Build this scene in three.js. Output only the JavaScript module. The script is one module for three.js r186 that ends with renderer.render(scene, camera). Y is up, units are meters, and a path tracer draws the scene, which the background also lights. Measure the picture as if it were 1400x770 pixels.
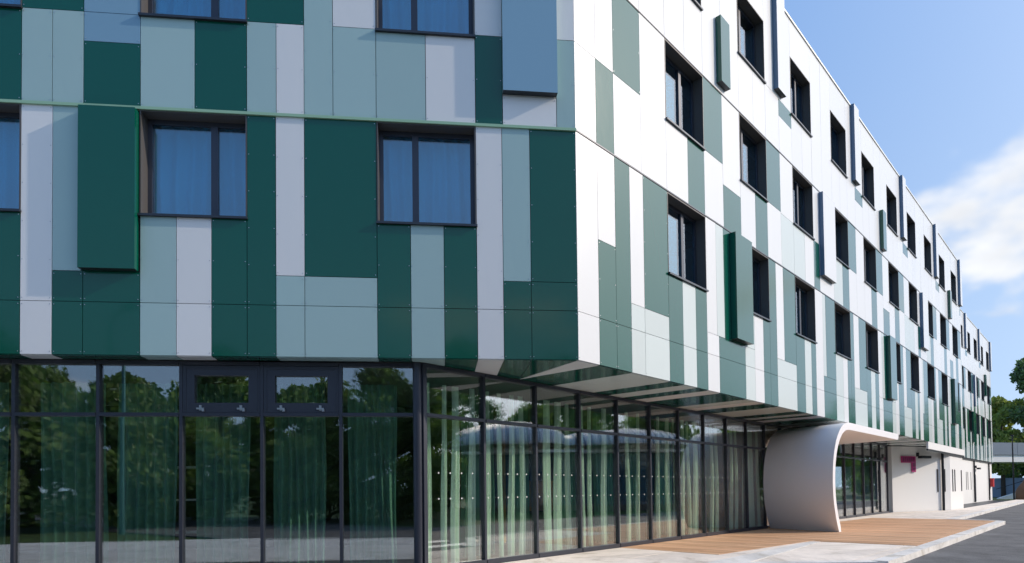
import * as THREE from 'three';
import { mergeGeometries } from 'three/addons/utils/BufferGeometryUtils.js';
import { ImprovedNoise } from 'three/addons/math/ImprovedNoise.js';

// ---------------------------------------------------------------- camera, sky, sun, exposure
const scene = new THREE.Scene();
const renderer = new THREE.WebGLRenderer({ antialias: true });
renderer.setSize(1024, 563);
renderer.toneMapping = THREE.LinearToneMapping;
renderer.toneMappingExposure = 1.0;
renderer.shadowMap.enabled = true;

const EYE = new THREE.Vector3(-8.019, 1.259, 6.082);
const camera = new THREE.PerspectiveCamera(2 * Math.atan(385 / 870) * 180 / Math.PI, 1400 / 770, 0.1, 900);
camera.position.copy(EYE);
camera.quaternion.setFromRotationMatrix(new THREE.Matrix4().makeBasis(
  new THREE.Vector3(0.68601, -0.01176, 0.72749), new THREE.Vector3(-0.0093, 0.99965, 0.02493), new THREE.Vector3(-0.72753, -0.02387, 0.68566)));
camera.setViewOffset(1400, 770, 0, -266.08, 1400, 770);    // a shifted lens, as for architecture
camera.updateProjectionMatrix();

const SUN = new THREE.Vector3(0.569, 0.465, 0.678).normalize();
const sun = new THREE.DirectionalLight(0xffefdd, 3.3);
sun.position.copy(SUN).multiplyScalar(120).add(new THREE.Vector3(20, 0, 0));
sun.target.position.set(20, 0, 0);
sun.castShadow = true;
Object.assign(sun.shadow.camera, { left: -70, right: 70, top: 60, bottom: -60, near: 1, far: 300 });
sun.shadow.mapSize.set(4096, 4096);
sun.shadow.radius = 1.2;
scene.add(sun, sun.target);

const rng = (seed) => () => { seed = (seed + 0x6D2B79F5) | 0; let t = Math.imul(seed ^ (seed >>> 15), 1 | seed); t = (t + Math.imul(t ^ (t >>> 7), 61 | t)) ^ t; return ((t ^ (t >>> 14)) >>> 0) / 4294967296; };
const smooth = (a, b, x) => { const t = Math.min(1, Math.max(0, (x - a) / (b - a))); return t * t * (3 - 2 * t); };
const mixv = (a, b, t) => a.map((v, i) => v + (b[i] - v) * t);
const perlin = new ImprovedNoise();
function fbm(x, y, z, oct) { let s = 0, a = 0.5; for (let i = 0; i < oct; i++) { s += a * perlin.noise(x, y, z); x *= 2.03; y *= 2.03; z *= 2.03; a *= 0.56; } return s; }
function skyColor(x, y, z) {
  const e = Math.max(0, y), g = x * SUN.x + y * SUN.y + z * SUN.z;
  let c = mixv([0.46, 0.66, 0.92], [0.085, 0.28, 0.67], Math.pow(smooth(-0.04, 0.75, e), 0.55));
  const glow = 0.55 * Math.exp((g - 1) * 2.5) + 2.2 * Math.exp((g - 1) * 13);
  c = [c[0] + glow, c[1] + glow * 0.97, c[2] + glow * 0.90];
  if (y > -0.02) {
    const k = 1 / (y + 0.22), px = x * k, pz = z * k;
    const n = fbm(px * 1.7 + 38.28, 1.7, pz * 1.7 + 39.73, 7);
    const cover = Math.max(smooth(0.25, 0.52, n), 0.3 * smooth(0.0, 0.4, fbm(px * 0.5, 3.3, pz * 2.1, 4)) * smooth(0.13, 0.03, y));
    const lit = 0.97 + 0.45 * fbm(px * 2.6 + 1, 7.7, pz * 2.6 + 3, 5) + 0.25 * Math.max(0, g) ** 4;
    c = mixv(c, [0.97 * lit, 0.975 * lit, 0.985 * lit], cover * 0.88);
  } else { const d = smooth(-0.02, -0.2, y); c = mixv(c, [0.25, 0.25, 0.24], d); }
  return c;
}
{
  const w = 2048, h = 1024, data = new Float32Array(w * h * 4);
  for (let j = 0; j < h; j++) {
    const el = ((j + 0.5) / h - 0.5) * Math.PI, cy = Math.cos(el), sy = Math.sin(el);
    for (let i = 0; i < w; i++) {
      const az = ((i + 0.5) / w - 0.5) * 2 * Math.PI, c = skyColor(Math.cos(az) * cy, sy, Math.sin(az) * cy), o = (j * w + i) * 4;
      data[o] = c[0]; data[o + 1] = c[1]; data[o + 2] = c[2]; data[o + 3] = 1;
    }
  }
  const sky = new THREE.DataTexture(data, w, h, THREE.RGBAFormat, THREE.FloatType);
  sky.mapping = THREE.EquirectangularReflectionMapping; sky.colorSpace = THREE.LinearSRGBColorSpace;
  sky.magFilter = THREE.LinearFilter; sky.minFilter = THREE.LinearFilter; sky.wrapS = THREE.RepeatWrapping; sky.needsUpdate = true;
  scene.background = sky; scene.environment = sky;
}

// ---------------------------------------------------------------- materials
const lin = (r, g, b) => new THREE.Color().setRGB(r, g, b);
const std = (c, roughness = 0.7, metalness = 0, o = {}) => new THREE.MeshStandardMaterial({ color: lin(...c), roughness, metalness, ...o });
const phys = (c, roughness, o = {}) => new THREE.MeshPhysicalMaterial({ color: lin(...c), roughness, ...o });
function noiseTex(size, fn, srgb = true) {
  const d = new Uint8Array(size * size * 4);
  for (let j = 0; j < size; j++) for (let i = 0; i < size; i++) {
    const c = fn(i / size, j / size), o = (j * size + i) * 4;
    for (let k = 0; k < 3; k++) d[o + k] = Math.max(0, Math.min(255, Math.round(c[k] * 255)));
    d[o + 3] = 255;
  }
  const t = new THREE.DataTexture(d, size, size); t.wrapS = t.wrapT = THREE.RepeatWrapping;
  t.magFilter = THREE.LinearFilter; t.minFilter = THREE.LinearMipmapLinearFilter; t.generateMipmaps = true;
  if (srgb) t.colorSpace = THREE.SRGBColorSpace; t.needsUpdate = true; return t;
}
// noise that repeats without a seam
function tileN(u, v, f, oct, seed) {
  const a = u * 2 * Math.PI, b = v * 2 * Math.PI, r = f / 6.283;
  return fbm(Math.cos(a) * r + seed, Math.sin(a) * r + Math.cos(b) * r * 1.3, Math.sin(b) * r * 1.3 + seed * 1.7, oct);
}
const R0 = rng(5);
const grain = noiseTex(512, (u, v) => { const n = tileN(u, v, 9, 4, 3) * 0.20 + (R0() - 0.5) * 0.20; const k = 0.93 + n * 0.7; return [k, k, k * 0.99]; });
grain.repeat.set(0.5, 0.5);
const asphaltTex = noiseTex(1024, (u, v) => { const n = tileN(u, v, 7, 5, 11) * 0.26 + tileN(u, v, 30, 3, 17) * 0.12 + (R0() - 0.5) * 0.36; const k = 0.80 + n; return [k, k, k]; });
asphaltTex.repeat.set(0.14, 0.14);
const stainTex = noiseTex(1024, (u, v) => { const a = tileN(u, v, 6, 5, 41), b = smooth(0.12, 0.4, tileN(u, v, 9, 5, 57)), n = a * 0.16 + tileN(u, v, 40, 3, 61) * 0.08 + (R0() - 0.5) * 0.10, k = 0.93 + n - 0.12 * b; return [k, k - 0.01 * b, k - 0.035 * b]; });
stainTex.repeat.set(0.15, 0.15);
const woodTex = noiseTex(512, (u, v) => { const n = fbm(u * 70, v * 2.2, 1.5, 3) * 0.16 + fbm(u * 8, v * 1.1, 4.5, 3) * 0.26 + (R0() - 0.5) * 0.05; return [0.86 + n * 0.9, 0.84 + n, 0.82 + n * 1.1]; });
woodTex.repeat.set(0.5, 0.35);
const grassTex = noiseTex(512, (u, v) => { const n = tileN(u, v, 14, 4, 21) * 0.5 + (R0() - 0.5) * 0.5; return [0.62 + n * 0.8, 0.72 + n * 0.8, 0.5 + n * 0.6]; });
grassTex.repeat.set(0.3, 0.3);

const warp = noiseTex(128, (u, v) => { const k = 0.5 + 0.9 * tileN(u, v, 2.2, 2, 31); return [k, k, k]; }, false);
const tones = (c, n, seed, o, rough = 0) => { const r = rng(seed); return Array.from({ length: n }, () => { const k = 0.955 + r() * 0.09; return phys([c[0] * k, c[1] * k, c[2] * k], 0.36 + rough + r() * 0.05, { bumpMap: warp, bumpScale: 0.0016, ...o }); }); };
const PANEL = {
  W: tones([0.70, 0.705, 0.71], 4, 1, { ior: 1.4 }, -0.12),
  P: tones([0.57, 0.63, 0.62], 4, 6, { ior: 1.4 }, -0.12),
  M: tones([0.34, 0.48, 0.48], 4, 2, { ior: 1.4 }, -0.12),
  G: tones([0.0005, 0.080, 0.052], 4, 3, { ior: 1.38, clearcoat: 0.45, clearcoatRoughness: 0.06 }, -0.20),
  S: tones([0.10, 0.17, 0.27], 1, 5, { ior: 1.42 }),
  B: tones([0.20, 0.35, 0.47], 2, 4, { ior: 1.42 }),
};
const MAT = {
  wall: std([0.05, 0.05, 0.05], 0.9), dark: std([0.016, 0.018, 0.025], 0.4, 0.3), frame: std([0.045, 0.05, 0.068], 0.35, 0.3),
  lining: std([0.085, 0.08, 0.078], 0.45, 0.1), sill: std([0.05, 0.055, 0.065], 0.35, 0.6), steel: std([0.45, 0.46, 0.48], 0.35, 0.8),
  trim: std([0.30, 0.48, 0.32], 0.45, 0.1), coping: std([0.62, 0.64, 0.64], 0.4, 0.3),
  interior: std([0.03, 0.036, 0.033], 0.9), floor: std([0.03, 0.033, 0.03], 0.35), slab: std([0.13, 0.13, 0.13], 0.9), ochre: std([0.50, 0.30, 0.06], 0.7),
  roomWall: std([0.42, 0.44, 0.46], 0.9),
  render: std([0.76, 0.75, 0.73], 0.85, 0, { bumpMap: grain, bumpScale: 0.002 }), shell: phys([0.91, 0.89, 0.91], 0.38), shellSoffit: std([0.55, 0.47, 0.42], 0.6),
  concrete: std([0.92, 0.82, 0.72], 0.85, 0, { map: stainTex, bumpMap: grain, bumpScale: 0.002 }), kerb: std([0.84, 0.81, 0.77], 0.8, 0, { map: stainTex }),
  apron: std([0.80, 0.80, 0.78], 0.85, 0, { map: stainTex }),
  asphalt: std([0.185, 0.185, 0.19], 0.9, 0, { map: asphaltTex, bumpMap: asphaltTex, bumpScale: 0.004 }), paint: std([0.78, 0.78, 0.76], 0.7),
  wood: [[0.86, 0.52, 0.30], [0.80, 0.47, 0.26], [0.90, 0.57, 0.34], [0.85, 0.53, 0.32]].map((c) => std(c, 0.7, 0, { map: woodTex, bumpMap: woodTex, bumpScale: 0.002 })),
  grass: std([0.10, 0.15, 0.04], 0.95, 0, { map: grassTex }),
  magenta: std([0.42, 0.015, 0.17], 0.4), red: std([0.55, 0.03, 0.03], 0.45), rock: std([0.27, 0.15, 0.09], 0.9, 0, { map: grain }),
  greyPaint: std([0.26, 0.33, 0.42], 0.6), pale: std([0.85, 0.85, 0.84], 0.6), bark: std([0.08, 0.06, 0.045], 0.95), dot: std([0.50, 0.53, 0.51], 0.6),
  glassUp: phys([0.40, 0.76, 0.90], 0.0, { transmission: 1, thickness: 0, ior: 2.3 }),
  glassLow: phys([0.97, 1.0, 0.98], 0.0, { transmission: 1, thickness: 0, ior: 2.3 }),
  curtainUp: phys([0.78, 0.80, 0.82], 1, { transmission: 0.2, thickness: 0, side: THREE.DoubleSide }),
  curtainLow: phys([0.78, 0.93, 0.78], 1, { transmission: 0.12, thickness: 0, side: THREE.DoubleSide }),
  curtainDeep: phys([0.10, 0.27, 0.19], 1, { transmission: 0.3, thickness: 0, side: THREE.DoubleSide }),
  blueGlass: phys([0.05, 0.14, 0.22], 0.08, { ior: 1.8 }),
};

// ---------------------------------------------------------------- helpers
const used = {};
const numbered = (n) => { const k = used[n] = (used[n] ?? -1) + 1; return k ? `${n}_${String(k).padStart(3, '0')}` : n; };
function tag(o, label, category, group, kind) { o.userData.label = label; o.userData.category = category; if (group) o.userData.group = group; if (kind) o.userData.kind = kind; return o; }
function mesh(name, geo, mat, parent) { const m = new THREE.Mesh(geo, mat); m.name = name; m.castShadow = m.receiveShadow = true; parent.add(m); return m; }
function topMesh(name, geo, mat, label, category, group) { return tag(mesh(numbered(name), geo, mat, scene), label, category, group); }
function thing(name, label, category, [x, y, z] = [0, 0, 0], turn = 0, group) { const g = new THREE.Group(); g.name = numbered(name); g.position.set(x, y, z); g.rotation.y = turn; scene.add(g); return tag(g, label, category, group); }
function structure(name, geo, mat) { const m = mesh(name, geo, mat, scene); m.userData.kind = 'structure'; return m; }
const bx = (x0, x1, y0, y1, z0, z1) => new THREE.BoxGeometry(x1 - x0, y1 - y0, z1 - z0).translate((x0 + x1) / 2, (y0 + y1) / 2, (z0 + z1) / 2);
const cyl = (r0, r1, h, x, y, z, n = 12) => new THREE.CylinderGeometry(r1, r0, h, n).translate(x, y + h / 2, z);
const merge = (list) => mergeGeometries(list.map((g) => (g.index ? g.toNonIndexed() : g)));
// plan polygons ([x, z] lists) cut by a convex cell and raised to slabs
const area = (p) => p.reduce((s, [x, z], i) => { const [a, b] = p[(i + 1) % p.length]; return s + x * b - a * z; }, 0) / 2;
function clip(poly, cell) {
  const sgn = Math.sign(area(cell)); let out = poly;
  for (let i = 0; i < cell.length && out.length; i++) {
    const [ax, az] = cell[i], [bx_, bz] = cell[(i + 1) % cell.length], inp = out; out = [];
    const side = ([x, z]) => sgn * ((bx_ - ax) * (z - az) - (bz - az) * (x - ax));
    for (let k = 0; k < inp.length; k++) {
      const P = inp[k], Q = inp[(k + 1) % inp.length], a = side(P), b = side(Q);
      if (a >= 0) out.push(P);
      if ((a >= 0) !== (b >= 0)) { const t = a / (a - b); out.push([P[0] + (Q[0] - P[0]) * t, P[1] + (Q[1] - P[1]) * t]); }
    }
  }
  return out;
}
function slab(poly, top, thick, holes = []) {
  const s = new THREE.Shape(poly.map(([x, z]) => new THREE.Vector2(x, -z)));
  const g = new THREE.ExtrudeGeometry(s, { depth: thick, bevelEnabled: false });
  return g.rotateX(-Math.PI / 2).translate(0, top - thick, 0);
}

// ---------------------------------------------------------------- levels and facade frames
const BOT = 3.32, L1 = 6.99, L2 = 9.99, ROOF = 14.04, JOINT = 4.10, A40 = 40.513 * Math.PI / 180;
const ex = Math.cos(A40), ez = Math.sin(A40);                     // from the corner, the left facade runs towards (-ex, -ez)
const LEFT = { turn: -A40, ox: 0, oz: 0, dir: -1 }, RIGHT = { turn: 0, ox: 0, oz: 0, dir: 1 }, FAR = { turn: 0, ox: 0, oz: -1.61, dir: 1 };
const local = (F, x, y, z) => new THREE.Vector3(x, y, z).applyAxisAngle(new THREE.Vector3(0, 1, 0), F.turn).add(new THREE.Vector3(F.ox, 0, F.oz));
const frameGeo = (F, g) => g.rotateY(F.turn).translate(F.ox, 0, F.oz);
const onLeft = (s, n) => [-ex * s - ez * n, -ez * s + ex * n];    // plan point: s metres from the corner along the left facade, n metres out of it
const GC = [-1.742, -1.83];                                      // plan corner of the ground-floor glazing

const hotel = thing('hotel_building', 'long hotel clad in green, grey and white panels over a recessed glass ground floor', 'building');

// ---------------------------------------------------------------- cladding panels
const unit = new THREE.BoxGeometry(1, 1, 1);
const panels = [];
const pr = rng(77);
function panel(F, c, x0, x1, y0, y1, z = 0) {
  if (x1 - x0 < 0.05 || y1 - y0 < 0.05) return;
  const p = local(F, (x0 + x1) / 2, (y0 + y1) / 2, z - 0.012);
  const d = p.distanceTo(EYE), nrm = new THREE.Vector3(0, 0, 1).applyAxisAngle(new THREE.Vector3(0, 1, 0), F.turn), facing = Math.abs(nrm.dot(p.clone().sub(EYE))) / d;
  panels.push({ F, m: PANEL[c][Math.floor(pr() * PANEL[c].length)], p, w: x1 - x0 - 0.009, h: y1 - y0 - 0.009, tx: (pr() - 0.5) * 0.0022, ty: (pr() - 0.5) * 0.0026, show: Math.min(x1 - x0, 0.8) * facing / d });
}
const jointed = (F, c, x0, x1, y0, y1) => { if (y0 < JOINT - 0.02 && y1 > JOINT + 0.02 && y0 > BOT - 0.05) { panel(F, c, x0, x1, y0, JOINT); panel(F, c, x0, x1, JOINT, y1); } else panel(F, c, x0, x1, y0, y1); };
const boxes = [];
function projectingBox(F, c, side, x0, x1, y0, y1, depth = 0.12) { boxes.push([F, c, side, x0, x1, y0, y1, depth]); }

// left facade, distances from the corner; [colour, s0, s1, top, bottom]
const T = 'T', S = 'S', B = 'B';
const leftRow1 = [['G', 0, 0.74, T, 4.55], ['G', 0, 0.74, 4.55, B], ['M', 0.74, 1.18, T, 4.55], ['G', 0.74, 1.18, 4.55, B], ['W', 1.18, 1.59, T, B],
  ['G', 1.59, 2.10, S, B], ['M', 2.10, 2.61, S, B], ['G', 2.61, 3.12, S, B], ['G', 3.12, 4.20, T, 4.55], ['M', 3.12, 4.20, 4.55, B], ['W', 4.20, 4.62, T, 4.55], ['M', 4.20, 4.62, 4.55, B], ['G', 4.62, 5.04, T, B],
  ['G', 5.04, 5.55, S, B], ['W', 5.55, 6.05, S, B], ['M', 6.05, 6.56, S, B], ['G', 6.56, 7.35, 4.55, B], ['G', 6.60, 7.38, T, 4.55], ['M', 7.38, 7.77, T, 4.55], ['G', 7.35, 7.77, 4.55, B], ['W', 7.77, 8.20, T, B],
  ['G', 8.20, 8.75, S, B], ['G', 8.75, 9.25, S, B], ['M', 9.25, 9.72, S, B], ['W', 9.72, 10.2, T, B], ['G', 10.2, 11.0, T, 4.55], ['M', 10.2, 11.0, 4.55, B], ['G', 11.0, 11.65, T, B], ['M', 11.65, 12.2, S, B], ['W', 12.2, 12.7, S, B], ['G', 12.7, 13.17, S, B], ['W', 13.17, 14, T, B]];
const leftRow2 = [['W', 0, 0.30, T, 8.45], ['M', 0, 0.30, 8.45, B], ['W', 0.30, 1.16, T, 7.5], ['W', 0.30, 1.16, 7.5, B], ['W', 1.16, 1.59, T, 8.44], ['G', 1.16, 1.59, 8.44, B],
  ['W', 1.59, 2.36, S, B], ['M', 2.36, 3.12, S, B], ['W', 3.12, 3.77, T, 8.43], ['M', 3.12, 3.77, 8.43, B], ['M', 3.77, 4.20, T, B], ['G', 4.20, 5.04, T, 8.42], ['W', 4.20, 4.61, 8.42, B], ['M', 4.61, 5.04, 8.42, B],
  ['G', 5.04, 5.79, S, B], ['M', 5.79, 6.56, S, B], ['B', 6.56, 7.35, T, 8.41], ['B', 6.56, 7.35, 8.41, 7.97], ['G', 6.56, 7.35, 7.97, B], ['G', 7.35, 8.20, T, 8.41], ['M', 7.35, 7.78, 8.41, B], ['M', 7.78, 8.20, 8.41, B],
  ['G', 8.20, 8.75, S, B], ['M', 8.75, 9.72, S, B], ['W', 9.72, 10.5, T, B], ['G', 10.5, 11.1, T, B], ['M', 11.1, 11.65, T, B], ['G', 11.65, 12.4, S, B], ['W', 12.4, 13.17, S, B], ['M', 13.17, 14, T, B]];
const leftRow3 = [['W', 0, 0.5, T, B], ['M', 0.5, 1.16, T, B], ['G', 1.16, 1.59, T, B], ['W', 1.59, 3.12, S, B], ['M', 3.12, 4.20, T, B], ['W', 4.20, 5.04, T, B], ['W', 5.04, 6.56, S, B], ['G', 6.56, 7.35, T, B], ['W', 7.35, 8.20, T, B], ['M', 8.20, 9.72, S, B], ['W', 9.72, 10.6, T, B], ['M', 10.6, 11.65, T, B], ['W', 11.65, 13.17, S, B], ['W', 13.17, 14, T, B]];
const tops = { 1: [L1, 5.40, BOT], 2: [L2, 8.40, L1 + 0.035], 3: [ROOF, 11.40, L2 + 0.035] };
const level = (v, row) => (v === T ? tops[row][0] : v === S ? tops[row][1] : v === B ? tops[row][2] : v);
for (const [row, list] of [[1, leftRow1], [2, leftRow2], [3, leftRow3]])
  for (const [c, s0, s1, t, b] of list) jointed(LEFT, c, -s1, -s0, level(b, row), level(t, row));
for (const s of [1.59, 5.04, 8.20, 11.65]) panel(LEFT, 'W', -s - 1.53, -s, 13.0, ROOF);
projectingBox(LEFT, 'G', 'G', -7.36, -6.58, 4.56, L1 - 0.05);
projectingBox(LEFT, 'B', 'M', -1.16, -0.30, 7.51, L2 - 0.05);

// right facade: a first strip at the corner, then a pattern that repeats every four windows
const PER = 13.54, X0 = 2.87, WIN = 3.385;
const pre1 = [['W', 0, 0.58, T, B], ['W', 0.58, 1.09, T, 5.41], ['G', 0.58, 1.09, 5.41, B], ['G', 1.09, 1.55, T, B], ['W', 1.55, 2.0, T, 4.55], ['M', 1.55, 2.0, 4.55, B], ['G', 2.0, 2.87, T, 4.55], ['M', 2.0, 2.87, 4.55, B]];
const rep1 = [['G', 0, 0.55, S, B], ['M', 0.55, 1.09, S, B], ['G', 1.09, 1.58, S, B], ['W', 1.58, 2.05, T, 4.55], ['M', 2.05, 2.42, T, 4.55], ['W', 1.58, 2.13, 4.55, B], ['G', 2.42, 3.60, T, 4.55], ['G', 2.13, 3.48, 4.55, B],
  ['M', 3.60, 4.02, S, 4.55], ['M', 3.48, 4.02, 4.55, B], ['W', 4.02, 4.55, S, B], ['G', 4.55, 4.965, S, B], ['G', 4.965, 5.42, T, B], ['W', 5.42, 5.92, T, 4.55], ['G', 5.92, 6.77, T, 4.55], ['M', 5.42, 6.77, 4.55, B],
  ['G', 6.77, 7.43, S, B], ['M', 7.43, 7.95, S, B], ['G', 7.95, 8.35, S, B], ['W', 8.35, 9.0, T, B], ['M', 9.0, 9.26, T, 4.55], ['G', 9.26, 10.155, T, 4.55], ['G', 9.0, 10.155, 4.55, B],
  ['M', 10.155, 10.89, S, B], ['W', 10.89, 11.35, S, B], ['G', 11.35, 11.735, S, B], ['G', 11.735, 12.1, T, B], ['W', 12.1, 12.69, T, 4.55], ['G', 12.69, 13.54, T, 4.55], ['M', 12.1, 13.54, 4.55, B]];
const pre2 = [['W', 0, 0.57, T, 8.45], ['W', 0, 0.57, 8.45, B], ['W', 0.57, 1.09, T, 8.45], ['G', 0.57, 1.09, 8.45, B], ['G', 1.09, 1.96, T, 8.45], ['W', 1.09, 1.96, 8.45, B], ['W', 1.96, 2.87, T, B]];
const rep2 = [['W', 0, 0.86, S, B], ['G', 0.86, 1.58, S, B], ['G', 1.58, 2.47, T, 8.43], ['W', 1.58, 2.47, 8.43, B], ['W', 2.47, 3.385, T, 7.98], ['G', 2.47, 3.385, 7.98, B], ['W', 3.385, 4.22, S, B], ['G', 4.22, 4.965, S, B],
  ['G', 4.965, 5.86, T, 8.43], ['W', 4.965, 5.86, 8.43, B], ['W', 5.86, 6.77, T, S], ['M', 5.86, 6.77, S, B], ['M', 6.77, 7.62, S, B], ['W', 7.62, 8.35, S, B], ['W', 8.35, 8.85, T, S], ['G', 8.35, 8.85, S, B], ['W', 8.85, 10.155, T, 7.5], ['W', 8.85, 10.155, 7.5, B],
  ['M', 10.155, 11.04, S, B], ['G', 11.04, 11.735, S, B], ['G', 11.735, 12.6, T, 8.43], ['W', 11.735, 12.6, 8.43, B], ['W', 12.6, 13.54, T, B]];
const pre3 = [['W', 0, 0.9, T, B], ['W', 0.9, 1.96, T, B], ['W', 1.96, 2.87, T, B]];
const half3 = [['W', 0, 0.79, S, B], ['W', 0.79, 1.58, S, B], ['W', 1.58, 2.47, T, B], ['W', 2.47, 3.385, T, B], ['M', 3.385, 4.2, S, B], ['W', 4.2, 4.965, S, B], ['W', 4.965, 5.86, T, 11.42], ['M', 4.965, 5.86, 11.42, B], ['W', 5.86, 6.77, T, 11.42], ['G', 5.86, 6.77, 11.42, 10.98], ['W', 5.86, 6.77, 10.98, B]];
const rep3 = [...half3, ...half3.filter(([, , , t, b]) => t !== 'x').map(([c, a, b_, t, b]) => [c, a + 6.77, b_ + 6.77, t, b])];
const colsR = [];                                                  // lowest panels, for the soffit stripes
function strip(F, list, off, row, end, low) {
  for (const [c, s0, s1, t, b] of list) {
    const a = s0 + off, z = Math.min(s1 + off, end); if (z - a < 0.08) continue;
    jointed(F, c === 'M' ? (row === 3 ? 'W' : 'P') : c, a, z, level(b, row), level(t, row));
    if (row === 1 && b === B && F === RIGHT) colsR.push([c === 'M' ? 'P' : c, a, z]);
  }
}
const END = 36.1;
for (const [row, pre, rep] of [[1, pre1, rep1], [2, pre2, rep2], [3, pre3, rep3]]) {
  strip(RIGHT, pre, 0, row, END);
  for (let k = 0; k < 3; k++) strip(RIGHT, rep, X0 + k * PER, row, END);
  for (let k = 0; k < 2; k++) strip(FAR, rep, 36.76 + k * PER, row, 63);
}
for (let k = 0; k < 10; k++) panel(RIGHT, 'W', X0 + WIN * k, X0 + WIN * k + 1.58, 13.0, ROOF);
for (let k = 0; k < 8; k++) panel(FAR, 'W', 36.76 + WIN * k, 36.76 + WIN * k + 1.58, 13.0, ROOF);
for (let k = 0; k < 3; k++) {
  const o = X0 + k * PER;
  projectingBox(RIGHT, 'G', 'G', o + 2.24, o + 2.68, 10.15, 11.61);
  projectingBox(RIGHT, 'G', 'G', o + 2.74, o + 3.62, 4.59, L1 - 0.02, 0.14);
  if (k < 2) projectingBox(RIGHT, 'W', 'S', o + 8.88, o + 9.98, 7.49, L2 - 0.03);
}
for (let k = 0; k < 5; k++) projectingBox(RIGHT, 'W', 'S', X0 + 5.55 + 6.77 * k, Math.min(X0 + 6.1 + 6.77 * k, 36.08), 11.52, ROOF + 0.06);
for (const [s, y0, y1, c] of [[49.2, 11.5, 14.08, 'W'], [55.9, 11.5, 14.08, 'W'], [62.4, 11.5, 14.08, 'W'], [52.9, 7.5, 9.95, 'W'], [58.8, 8.9, 10.7, 'G'], [51.6, 4.6, 6.95, 'G']]) projectingBox(FAR, c, c === 'W' ? 'S' : 'G', s, s + 0.55, y0, y1);

panels.sort((a, b) => b.show - a.show);
const restByMat = new Map();
panels.forEach((q, i) => {
  if (i < 300) {
    const m = mesh('cladding_panel', unit, q.m, hotel);
    m.position.copy(q.p); m.rotation.set(q.tx, q.F.turn + q.ty, 0, 'YXZ'); m.scale.set(q.w, q.h, 0.024);
  } else {
    const g = new THREE.BoxGeometry(q.w, q.h, 0.024).rotateX(q.tx).rotateY(q.F.turn + q.ty).translate(q.p.x, q.p.y, q.p.z);
    if (!restByMat.has(q.m)) restByMat.set(q.m, []); restByMat.get(q.m).push(g.toNonIndexed());
  }
});
{
  const mats = [...restByMat.keys()], g = mergeGeometries(mats.map((m) => mergeGeometries(restByMat.get(m))), true);
  mesh('distant_cladding', g, mats, hotel).userData.kind = 'stuff';
}
for (const [F, c, side, x0, x1, y0, y1, d] of boxes) {
  const g = new THREE.BoxGeometry(x1 - x0, y1 - y0, d), fm = PANEL[c][0], sm = PANEL[side][side === 'W' ? 1 : 0];
  const m = mesh('projecting_panel', g, [sm, sm, sm, MAT.sill, fm, sm], hotel);
  m.position.copy(local(F, (x0 + x1) / 2, (y0 + y1) / 2, d / 2 + 0.006)); m.rotation.y = F.turn;
}
// rivets along the upright joints of the nearest panels
{
  const list = [];
  for (const q of panels.slice(0, 120)) {
    const n = Math.max(2, Math.round(q.h / 0.45));
    for (const sx of [-1, 1]) for (let k = 0; k < n; k++) {
      const g = new THREE.CylinderGeometry(0.007, 0.007, 0.004, 6).rotateX(Math.PI / 2).translate(sx * (q.w / 2 - 0.022), -q.h / 2 + (q.h - 0.08) * (k / (n - 1)) + 0.04, 0.014);
      list.push(g.rotateY(q.F.turn).translate(q.p.x, q.p.y, q.p.z));
    }
  }
  mesh('rivet', mergeGeometries(list), MAT.steel, hotel).userData.kind = 'stuff';
}

// ---------------------------------------------------------------- windows of the upper floors
function bars(F, list, name, mat, parent) { return mesh(name, frameGeo(F, merge(list)), mat, parent); }
function windowUnit(F, x0, x1, y0, y1, split) {
  const w = new THREE.Group(); w.name = 'window'; hotel.add(w);
  const d = -0.21, xm = x0 + (x1 - x0) * split;
  bars(F, [bx(x0, x0 + 0.018, y0 + 0.018, y1 - 0.018, d, 0.006), bx(x1 - 0.018, x1, y0 + 0.018, y1 - 0.018, d, 0.006), bx(x0, x1, y1 - 0.018, y1, d, 0.006)], 'lining', MAT.lining, w);
  bars(F, [bx(x0 + 0.018, x1 - 0.018, y1 - 0.085, y1 - 0.018, d - 0.05, d), bx(x0 + 0.018, x1 - 0.018, y0 + 0.018, y0 + 0.075, d - 0.05, d), bx(x0 + 0.018, x0 + 0.08, y0 + 0.075, y1 - 0.085, d - 0.05, d), bx(x1 - 0.08, x1 - 0.018, y0 + 0.075, y1 - 0.085, d - 0.05, d), bx(xm - 0.05, xm + 0.05, y0 + 0.075, y1 - 0.085, d - 0.05, d + 0.015)], 'frame', MAT.frame, w);
  bars(F, [bx(x0 - 0.012, x1 + 0.012, y0 - 0.016, y0 + 0.018, d, 0.045)], 'sill', MAT.sill, w);
  for (const [a, b] of [[x0 + 0.08, xm - 0.05], [xm + 0.05, x1 - 0.08]]) bars(F, [-0.02, -0.036].map((g) => new THREE.PlaneGeometry(b - a, y1 - y0 - 0.16).translate((a + b) / 2, (y0 + 0.075 + y1 - 0.085) / 2, d + g)), 'pane', MAT.glassUp, w);
  return w;
}
const openL = [], openR = [], openF = [];
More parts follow.
